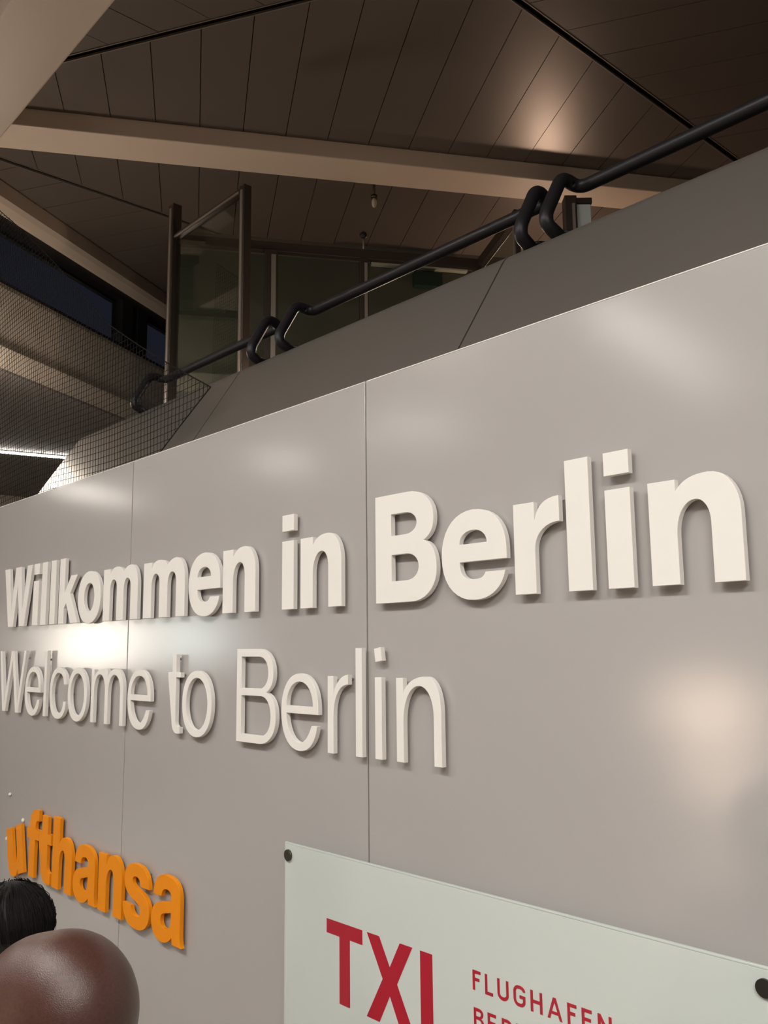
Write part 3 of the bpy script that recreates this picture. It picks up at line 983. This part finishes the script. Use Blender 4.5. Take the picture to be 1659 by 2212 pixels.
def small(ch, w):
    h, s = CH, S_
    if ch == 'F':
        return [P(0, 0).L(0, h, w, h, w, h - s, s, h - s, s, h * .55 + s / 2, w * .85, h * .55 + s / 2, w * .85, h * .55 - s / 2, s, h * .55 - s / 2, s, 0).p]
    if ch == 'E':
        return [P(0, 0).L(0, h, w, h, w, h - s, s, h - s, s, h * .53 + s / 2, w * .9, h * .53 + s / 2, w * .9, h * .53 - s / 2, s, h * .53 - s / 2, s, s, w, s, w, 0).p]
    if ch == 'L':
        return [P(0, 0).L(0, h, s, h, s, s, w, s, w, 0).p]
    if ch == 'I':
        return [g_rect(0, 0, s, h)]
    if ch == 'H':
        return [P(0, 0).L(0, h, s, h, s, h / 2 + s / 2, w - s, h / 2 + s / 2, w - s, h, w, h, w, 0, w - s, 0, w - s, h / 2 - s / 2, s, h / 2 - s / 2, s, 0).p]
    if ch == 'N':
        return [P(0, 0).L(0, h, s, h, w - s, s * 1.9, w - s, h, w, h, w, 0, w - s, 0, s, h - s * 1.9, s, 0).p]
    if ch == 'U':
        r = w * 0.42
        return [P(0, h).L(s, h, s, r).V(w / 2, s).H(w - s, r).L(w - s, h, w, h, w, r).V(w / 2, -0.0004).H(0, r).p]
    if ch == 'A':
        return [P(0, 0).L(w / 2 - s * .55, h, w / 2 + s * .55, h, w, 0, w - s, 0, w - s - w * .095, h * .235, s + w * .095, h * .235, s, 0).p,
                P(w * .31, h * .235 + s * .85).L(w * .69, h * .235 + s * .85, w / 2, h * .80).p]
    if ch == 'G':
        r = w * 0.45
        return [P(w, h - r * .75).V(w * .55, h).L(w * .45, h).H(0, h - r).L(0, r).V(w * .45, 0).L(w * .55, 0).H(w, r * .8).L(w, h * .55, w * .52, h * .55, w * .52, h * .55 - s, w - s, h * .55 - s, w - s, r * .85)
                .V(w * .55, s).L(w * .45, s).H(s, r).L(s, h - r).V(w * .45, h - s).L(w * .55, h - s).H(w - s, h - r * .75).p]
    if ch in 'BR':
        o_ = P(0, 0).L(0, h, w * .5, h).H(w * .95, h * .76).V(w * .62, h * .52)
        if ch == 'B':
            o_.H(w, h * .27, .6).V(w * .5, 0)
            hs = [P(s, h - s).L(w * .48, h - s).H(w * .95 - s, h * .76).V(w * .48, h * .52 + s / 2).L(s, h * .52 + s / 2).p,
                  P(s, h * .52 - s / 2).L(w * .5, h * .52 - s / 2).H(w - s, h * .27).V(w * .5, s).L(s, s).p]
        else:
            o_.L(w, 0, w - s * 1.15, 0, w * .48, h * .46, s, h * .46, s, 0)
            hs = [P(s, h - s).L(w * .48, h - s).H(w * .95 - s, h * .76).V(w * .48, h * .46 + s).L(s, h * .46 + s).p]
        return [o_.p] + hs


for ch, x, w_ in (('F', -1.2726, .0203), ('L', -1.2405, .0197), ('U', -1.2092, .0273), ('G', -1.1697, .0280), ('H', -1.1293, .0270), ('A', -1.0910, .0326), ('F', -1.0466, .0196), ('E', -1.0160, .0210), ('N', -0.9826, .0278)):
    print_glyph(small(ch, w_), x, -0.6635)
for ch, x, w_ in (('B', -1.2715, .0255), ('E', -1.2359, .0210), ('R', -1.2004, .0255), ('L', -1.1650, .0197), ('I', -1.1350, .0056), ('N', -1.1190, .0278)):
    print_glyph(small(ch, w_), x, -0.6952 - CH)

# ------------------------------------------------------------------ luminaires of the hall
def luminaire(a, b, width, m, label, group, drop=0.35, name='linear_luminaire', ceil=CEIL, hh=0.03):
    a, b = Vector(a), Vector(b)
    d = (b - a).normalized()
    s = Vector((-d.y, d.x, 0))
    c_ = (a + b) / 2
    L = (b - a).length / 2
    root = thing(name, (c_.x, c_.y, c_.z), label, 'lamp', group)
    MB().obox(c_ + Vector((0, 0, 0.005 + hh)), d, s, (0, 0, 1), L + 0.02 * (hh > 0.01), width / 2 + 0.4 * hh, hh).build('housing', 'housing', root, bevel=0.004)
    MB().obox(c_, d, s, (0, 0, 1), L, width / 2, 0.005).build('diffuser', m, root)
    if drop:
        for t in (-0.7, 0.7):
            p = c_ + d * L * t
            MB().tube([(p.x, p.y, p.z + 0.06), (p.x, p.y, ceil + 0.013)], 0.004, 6).build('hanger', 'bolt', root)
    return root


GLUM = 'long lamps hung over the hall'
luminaire((-3.21, -2.0, 2.2), (-3.56, -4.34, 2.2), 0.07, 'tube_dim', 'long hanging hall lamp pointing away from the capital B', GLUM)
luminaire((-0.2, -1.25, 2.3), (-2.2, -1.25, 2.3), 0.14, 'tube_cool', 'long hanging hall lamp facing the word Berlin', GLUM)
luminaire((-3.2, -1.0, 2.3), (-6.0, -1.0, 2.3), 0.15, 'tube_cool', 'long hanging hall lamp facing the word Willkommen', GLUM)
luminaire((-7.3, -2.66, 2.2), (-5.9, -3.6, 2.2), 0.07, 'tube_dim', 'long hanging hall lamp set askew far down the hall', GLUM)
luminaire((1.2, -1.4, 2.3), (3.2, -1.4, 2.3), 0.16, 'tube_cool', 'long hanging hall lamp beyond the right end of the sign', GLUM)
luminaire((1.6, -0.2, 2.0), (1.6, -2.6, 2.0), 0.12, 'tube_cool', 'low hanging hall lamp square to the sign wall', GLUM)
luminaire((-8.93, -0.78, 1.66), (-9.40, -1.69, 1.66), 0.06, 'tube_strip', 'narrow strip lamp in line with the netted soffit', 'strip lamps under the low soffit', ceil=1.746)
luminaire((-8.44, 0.845, 1.744), (-7.89, 3.34, 1.744), 0.05, 'tube_strip', 'white glowing strip lamp under the dark soffit behind the net', 'strip lamps under the low soffit', drop=0, hh=0.005)
luminaire((-6.3, -0.3, 1.66), (-6.15, 1.1, 1.66), 0.08, 'tube_strip', 'strip lamp beside the end of the parapet', 'strip lamps under the low soffit', ceil=1.746)


def display(c_, u, hw, hh, m, label):
    u = Vector(u).normalized()
    nrm = Vector((-u.y, u.x, 0))
    root = thing('lit_display', (c_[0], c_[1], c_[2] - hh), label, 'display', 'lit displays round the hall')
    MB().obox(Vector(c_) - nrm * 0.05, u, nrm, (0, 0, 1), hw + 0.05, 0.05, hh + 0.05).build('case', 'housing', root, bevel=0.005)
    MB().obox(Vector(c_) + nrm * 0.003, u, nrm, (0, 0, 1), hw, 0.004, hh).build('screen', m, root)


display((-14.08, -3.62, 0.12), (0, -1, 0), 0.62, 0.42, 'box_cream', 'cream glowing display case on the end wall of the hall')
display((-14.08, -5.35, 0.16), (0, -1, 0), 0.55, 0.38, 'box_cool', 'cool white glowing display case on the end wall of the hall')
display((-5.80, -7.88, -0.80), (1, 0, 0), 0.50, 0.17, 'box_warm', 'wide warm glowing display on the rear wall of the hall')
display((-5.70, -7.88, -1.58), (1, 0, 0), 0.20, 0.20, 'box_warm', 'small warm glowing display low on the rear wall of the hall')

# globe lamps: on posts on the gallery, out of sight behind the parapet, one of these an added fill, and one pendant in the hall
def globe(x, y, z, r, m, label, base=GZ):
    g_ = thing('globe_lamp', (x, y, base), label, 'lamp', 'globe lamps')
    MB().tube([(x, y, base), (x, y, z - r * 0.8)], 0.02, 10).build('post', 'frame', g_)
    MB().tube([(x, y, base), (x, y, base + 0.02)], 0.12, 20).build('base', 'frame', g_)
    MB().ellipsoid((x, y, z), (r, r, r)).build('globe', m, g_)


globe(-3.98, 5.37, 2.0, 0.10, 'lamp_warm', 'warm globe lamp standing close to the far gallery wall')
globe(-2.75, 2.62, 1.25, 0.11, 'gallery_fill', 'added fill globe lamp brightening the gallery, unseen just behind the parapet')  # unseen lamp added to brighten the far wall, partition and gallery ceiling
globe(-5.22, 1.57, 1.32, 0.11, 'globe_left', 'bright globe lamp beside the netted parapet end', FL)
pg = thing('pendant_lamp', (-8.2, -3.0, 2.0), 'round pendant lamp far down the hall', 'lamp')
MB().tube([(-8.2, -3.0, 2.38), (-8.2, -3.0, CEIL + 0.012)], 0.006, 8).build('cord', 'bolt', pg)
MB().ellipsoid((-8.2, -3.0, 2.22), (0.16, 0.16, 0.18)).build('globe', 'globe_cool', pg)


# ------------------------------------------------------------------ people
def remesh(mb, name, m, voxel, smooth=4, parent=None, origin=None, cut=None):
    me = bpy.data.meshes.new(name)
    me.from_pydata([tuple(p) for p in mb.v], [], mb.f)
    tmp = bpy.data.objects.new(name, me)
    COL.objects.link(tmp)
    r = tmp.modifiers.new('r', 'REMESH')
    r.mode = 'VOXEL'
    r.voxel_size = voxel
    s = tmp.modifiers.new('s', 'SMOOTH')
    s.factor = 0.5
    s.iterations = smooth
    dg = bpy.context.evaluated_depsgraph_get()
    me2 = bpy.data.meshes.new_from_object(tmp.evaluated_get(dg))
    bpy.data.objects.remove(tmp)
    bpy.data.meshes.remove(me)
    me2.name = name
    bm = bmesh.new()
    bm.from_mesh(me2)
    if cut:
        for co_, no_ in cut:
            bmesh.ops.bisect_plane(bm, geom=bm.verts[:] + bm.edges[:] + bm.faces[:], plane_co=co_, plane_no=no_, clear_outer=True)
    bm.to_mesh(me2)
    bm.free()
    me2.transform(Matrix.Translation(-Vector(origin)))
    me2.materials.clear()
    me2.materials.append(M[m])
    for f in me2.polygons:
        f.use_smooth = True
    o = bpy.data.objects.new(name, me2)
    COL.objects.link(o)
    put(o, Vector(origin), parent)
    return o


def person(head, facing, stature_top, skin, shirt, label, hair=False, pitch=0.0):
    """A standing figure. head: xy of the skull centre; facing: heading in degrees; heights in world metres."""
    H = stature_top
    k = H / 1.70
    rz = Matrix.Rotation(math.radians(facing), 4, 'Z')      # local +x is where the figure looks
    base = Vector((head[0], head[1], 0))

    def Wp(x, y, z):
        return base + (rz @ Vector((x, y, 0))) + Vector((0, 0, z))
    rot3 = rz.to_3x3()
    hz = H - 0.115 * k                                       # skull centre height
    tilt = Matrix.Rotation(pitch, 3, 'Y')
    piv = Vector((-0.01, 0, -0.08 * k))

    def Hd(x, y, z):                                         # head space with nod
        q = tilt @ (Vector((x, y, z)) * k - piv) + piv
        return Wp(q.x, q.y, hz + q.z)
    body = MB()
    R3 = rot3 @ tilt
    # skull
    body.ellipsoid(Hd(-0.016, 0, 0.020), Vector((0.092, 0.076, 0.092)) * k, R3, 36, 24)
    body.ellipsoid(Hd(0.006, 0, 0.018), Vector((0.099, 0.072, 0.093)) * k, R3, 36, 24)
    body.ellipsoid(Hd(0.038, 0, -0.030), Vector((0.060, 0.062, 0.085)) * k, R3, 28, 18)     # face
    body.ellipsoid(Hd(0.050, 0, -0.088), Vector((0.044, 0.046, 0.036)) * k, R3)             # jaw
    body.ellipsoid(Hd(0.082, 0, -0.112), Vector((0.017, 0.022, 0.016)) * k, R3)             # chin
    body.ellipsoid(Hd(0.092, 0.022, 0.004), Vector((0.014, 0.026, 0.009)) * k, R3)          # brow
    body.ellipsoid(Hd(0.092, -0.022, 0.004), Vector((0.014, 0.026, 0.009)) * k, R3)
    body.tube([Hd(0.096, 0, 0.0), Hd(0.112, 0, -0.034), Hd(0.104, 0, -0.044)], 0.01, 10, rr=[0.008 * k, 0.012 * k, 0.009 * k])
    body.ellipsoid(Hd(0.100, 0.012, -0.042), Vector((0.010, 0.008, 0.008)) * k, R3)
    body.ellipsoid(Hd(0.100, -0.012, -0.042), Vector((0.010, 0.008, 0.008)) * k, R3)
    body.ellipsoid(Hd(0.094, 0, -0.070), Vector((0.010, 0.025, 0.007)) * k, R3)             # lips
    body.ellipsoid(Hd(0.092, 0, -0.083), Vector((0.011, 0.022, 0.008)) * k, R3)
    for sgn in (-1, 1):
        body.ellipsoid(Hd(0.068, 0.038 * sgn, -0.035), Vector((0.022, 0.022, 0.018)) * k, R3)   # cheek
        body.ellipsoid(Hd(-0.012, 0.077 * sgn, -0.022), Vector((0.020, 0.010, 0.032)) * k, R3)  # ear
        body.ellipsoid(Hd(-0.004, 0.079 * sgn, -0.046), Vector((0.010, 0.008, 0.012)) * k, R3)
    sh = H - 0.305 * k                                       # shoulder height
    body.tube([Hd(-0.018, 0, -0.05), Wp(-0.03, 0, sh + 0.07 * k), Wp(-0.035, 0, sh - 0.02 * k)], 0.06, 18, rr=[0.056 * k, 0.058 * k, 0.075 * k])

    def torso(mb, e):
        mb.ellipsoid(Wp(-0.03, 0, sh - 0.06 * k), Vector((0.105 + e, 0.175 + e, 0.10 + e)) * k, rot3)
        mb.ellipsoid(Wp(-0.02, 0, sh - 0.18 * k), Vector((0.122 + e, 0.165 + e, 0.17 + e)) * k, rot3)
        mb.ellipsoid(Wp(-0.02, 0, sh - 0.36 * k), Vector((0.115 + e, 0.150 + e, 0.17 + e)) * k, rot3)
        mb.ellipsoid(Wp(-0.03, 0, sh - 0.50 * k), Vector((0.122 + e, 0.170 + e, 0.13 + e)) * k, rot3)
        for sgn in (-1, 1):
            mb.ellipsoid(Wp(-0.03, 0.165 * sgn * k, sh - 0.03 * k), Vector((0.062 + e, 0.062 + e, 0.062 + e)) * k, rot3)
    ELB, WRI = {}, {}

    def arms(mb, e, full=True):
        for sgn in (-1, 1):
            S0 = Wp(-0.03, 0.185 * sgn * k, sh - 0.04 * k)
            E0 = Wp(-0.045, 0.225 * sgn * k, sh - 0.32 * k)
            W0 = Wp(0.045, 0.230 * sgn * k, sh - 0.555 * k)
            ELB[sgn], WRI[sgn] = E0, W0
            mb.tube([S0, (S0 + E0) / 2, E0], 0.05, 14, rr=[(0.054 + e) * k, (0.050 + e) * k, (0.041 + e) * k])
            if full:
                mb.tube([E0, E0 * 0.65 + W0 * 0.35, W0], 0.04, 14, rr=[(0.042 + e) * k, (0.041 + e) * k, (0.027 + e) * k])
            else:
                mb.tube([E0, E0 * 0.85 + W0 * 0.15], 0.04, 14, rr=[(0.042 + e) * k, (0.042 + e) * k])

    def legs(mb, e, foot=True):
        for sgn in (-1, 1):
            hp = Wp(-0.03, 0.085 * sgn * k, 0.50 * H + 0.02)
            kn = Wp(-0.005, 0.095 * sgn * k, 0.275 * H)
            an = Wp(-0.035, 0.100 * sgn * k, 0.055 * H)
            mb.tube([hp, (hp + kn) / 2, kn], 0.07, 16, rr=[(0.088 + e) * k, (0.074 + e) * k, (0.056 + e) * k])
            mb.tube([kn, kn * 0.65 + an * 0.35, an], 0.05, 16, rr=[(0.056 + e) * k, (0.058 + e) * k, (0.036 + e) * k])
            if foot:
                mb.tube([Wp(-0.06, 0.10 * sgn * k, 0.035), Wp(0.06, 0.105 * sgn * k, 0.032), Wp(0.14, 0.112 * sgn * k, 0.024)], 0.03, 12, rr=[0.033, 0.034, 0.022])
    torso(body, 0)
    arms(body, 0)
    legs(body, 0)
    for sgn in (-1, 1):
        W0, E0 = WRI[sgn], ELB[sgn]
        dn = (W0 - E0).normalized()
        fw_ = rot3 @ Vector((1, 0, 0))
        fw_ = (fw_ - dn * fw_.dot(dn)).normalized()          # across the palm, towards the thumb
        inn = rot3 @ Vector((0, -sgn, 0))
        PM = W0 + dn * 0.055 * k
        body.tube([W0, W0 + dn * 0.03 * k, W0 + dn * 0.085 * k], 0.02, 12, rr=[0.024 * k, 0.027 * k, 0.024 * k])
        body.tube([PM - fw_ * 0.022 * k, PM + fw_ * 0.022 * k], 0.015, 10, rr=[0.014 * k, 0.015 * k])
        body.tube([PM + dn * 0.03 * k - fw_ * 0.028 * k, PM + dn * 0.03 * k + fw_ * 0.028 * k], 0.013, 10)
        for i, (off, ln) in enumerate(((0.031, 0.070), (0.0105, 0.078), (-0.0105, 0.072), (-0.031, 0.056))):
            f0 = PM + dn * 0.030 * k + fw_ * off * k
            f1 = f0 + dn * ln * 0.45 * k + inn * 0.006 * k
            f2 = f1 + dn * ln * 0.33 * k + inn * 0.016 * k
            f3 = f2 + dn * ln * 0.18 * k + inn * 0.016 * k
            body.tube([f0, f1, f2, f3], 0.008, 10, rr=[0.0092 * k, 0.0085 * k, 0.0078 * k, 0.0066 * k])
        t0 = W0 + dn * 0.03 * k + fw_ * 0.016 * k
        t1 = t0 + dn * 0.030 * k + fw_ * 0.026 * k + inn * 0.008 * k
        t2 = t1 + dn * 0.030 * k + fw_ * 0.008 * k + inn * 0.010 * k
        body.tube([t0, t1, t2], 0.01, 10, rr=[0.014 * k, 0.011 * k, 0.0085 * k])
    org = (base.x, base.y, 0)
    o = remesh(body, 'person', skin, 0.0065, 5, None, org)
    tag(o, label, 'person')
    for sgn in (-1, 1):
        e = MB().ellipsoid(Hd(0.083, 0.031 * sgn, -0.010), Vector((0.013, 0.013, 0.011)) * k, R3, 14, 10)
        e.build('eye', 'eye', o, lift=False)
        MB().ellipsoid(Hd(0.0945, 0.031 * sgn, -0.010), Vector((0.002, 0.0055, 0.0055)) * k, R3, 12, 8).build('iris', 'rail', o, lift=False)
    sh_ = MB()
    torso(sh_, 0.012)
    arms(sh_, 0.010, full=False)
    sh_.tube([Wp(-0.03, 0, sh + 0.075 * k), Wp(-0.03, 0, sh - 0.04 * k)], 0.08, 20, rr=[0.078 * k, 0.10 * k])
    remesh(sh_, 'shirt', shirt, 0.011, 4, o, org, cut=[((0, 0, sh + 0.062 * k), (0, 0, 1)), ((0, 0, sh - 0.60 * k), (0, 0, -1))])
    tr = MB()
    legs(tr, 0.014, foot=False)
    tr.ellipsoid(Wp(-0.03, 0, sh - 0.53 * k), Vector((0.128, 0.178, 0.12)) * k, rot3)
    remesh(tr, 'trousers', 'trousers', 0.011, 4, o, org, cut=[((0, 0, 0.05), (0, 0, -1))])
    for sgn in (-1, 1):
        f = MB()
        f.tube([Wp(-0.065, 0.10 * sgn * k, 0.044), Wp(0.03, 0.104 * sgn * k, 0.048), Wp(0.10, 0.108 * sgn * k, 0.038), Wp(0.155, 0.113 * sgn * k, 0.031)], 0.04, 14, rr=[0.042, 0.044, 0.038, 0.028])
        remesh(f, 'shoe', 'shoe', 0.008, 4, o, org, cut=[((0, 0, 0.003), (0, 0, -1))])
    if hair:
        h = MB()
        h.ellipsoid(Hd(-0.024, 0, 0.034), Vector((0.100, 0.090, 0.096)) * k, R3, 30, 20)
        h.ellipsoid(Hd(-0.045, 0, -0.02), Vector((0.082, 0.088, 0.10)) * k, R3, 30, 20)
        h.tube([Hd(-0.07, 0, -0.02), Hd(-0.085, 0, -0.11), Hd(-0.080, 0, -0.22)], 0.06, 16, rr=[0.075 * k, 0.070 * k, 0.05 * k])
        ho = remesh(h, 'hair', 'hair', 0.008, 4, o, org)
        st2 = MB()
        rnd = random.Random(11)
        for i in range(560):
            a = rnd.uniform(0, 2 * PI)
            el = rnd.uniform(0.0, 1.35)
            r_ = [0.100, 0.091, 0.098]
            pts = []
            a2 = a
            for j in range(7):
                e2 = el - j * 0.20
                rr_ = 1.0 + 0.012 * math.sin(j * 1.3 + i) + (0.05 if rnd.random() < 0.10 else 0)
                q = Vector((-0.024 + r_[0] * rr_ * math.cos(e2) * math.cos(a2), r_[1] * rr_ * math.cos(e2) * math.sin(a2), 0.034 + r_[2] * rr_ * math.sin(e2)))
                a2 += (PI - (a2 % (2 * PI))) * 0.05
                if q.x > 0.055 and q.z < 0.05:
                    break
                pts.append(Hd(*q))
            if len(pts) > 2:
                st2.tube(pts, 0.0007, 3, caps=False, rr=[0.0009] + [0.0008] * (len(pts) - 2) + [0.0003])
        s_o = st2.build('strands', 'hair', ho, lift=False)
        s_o['kind'] = 'stuff'
    return o


person((-1.125, 0.485), 212, Z0 - 0.337, 'skin', 'shirt', 'person with a shaved brown head standing before the orange letters', pitch=0.16)
person((-2.055, 0.745), 200, Z0 - 0.505, 'skin2', 'shirt2', 'person with smooth black hair standing close to the sign wall', hair=True)
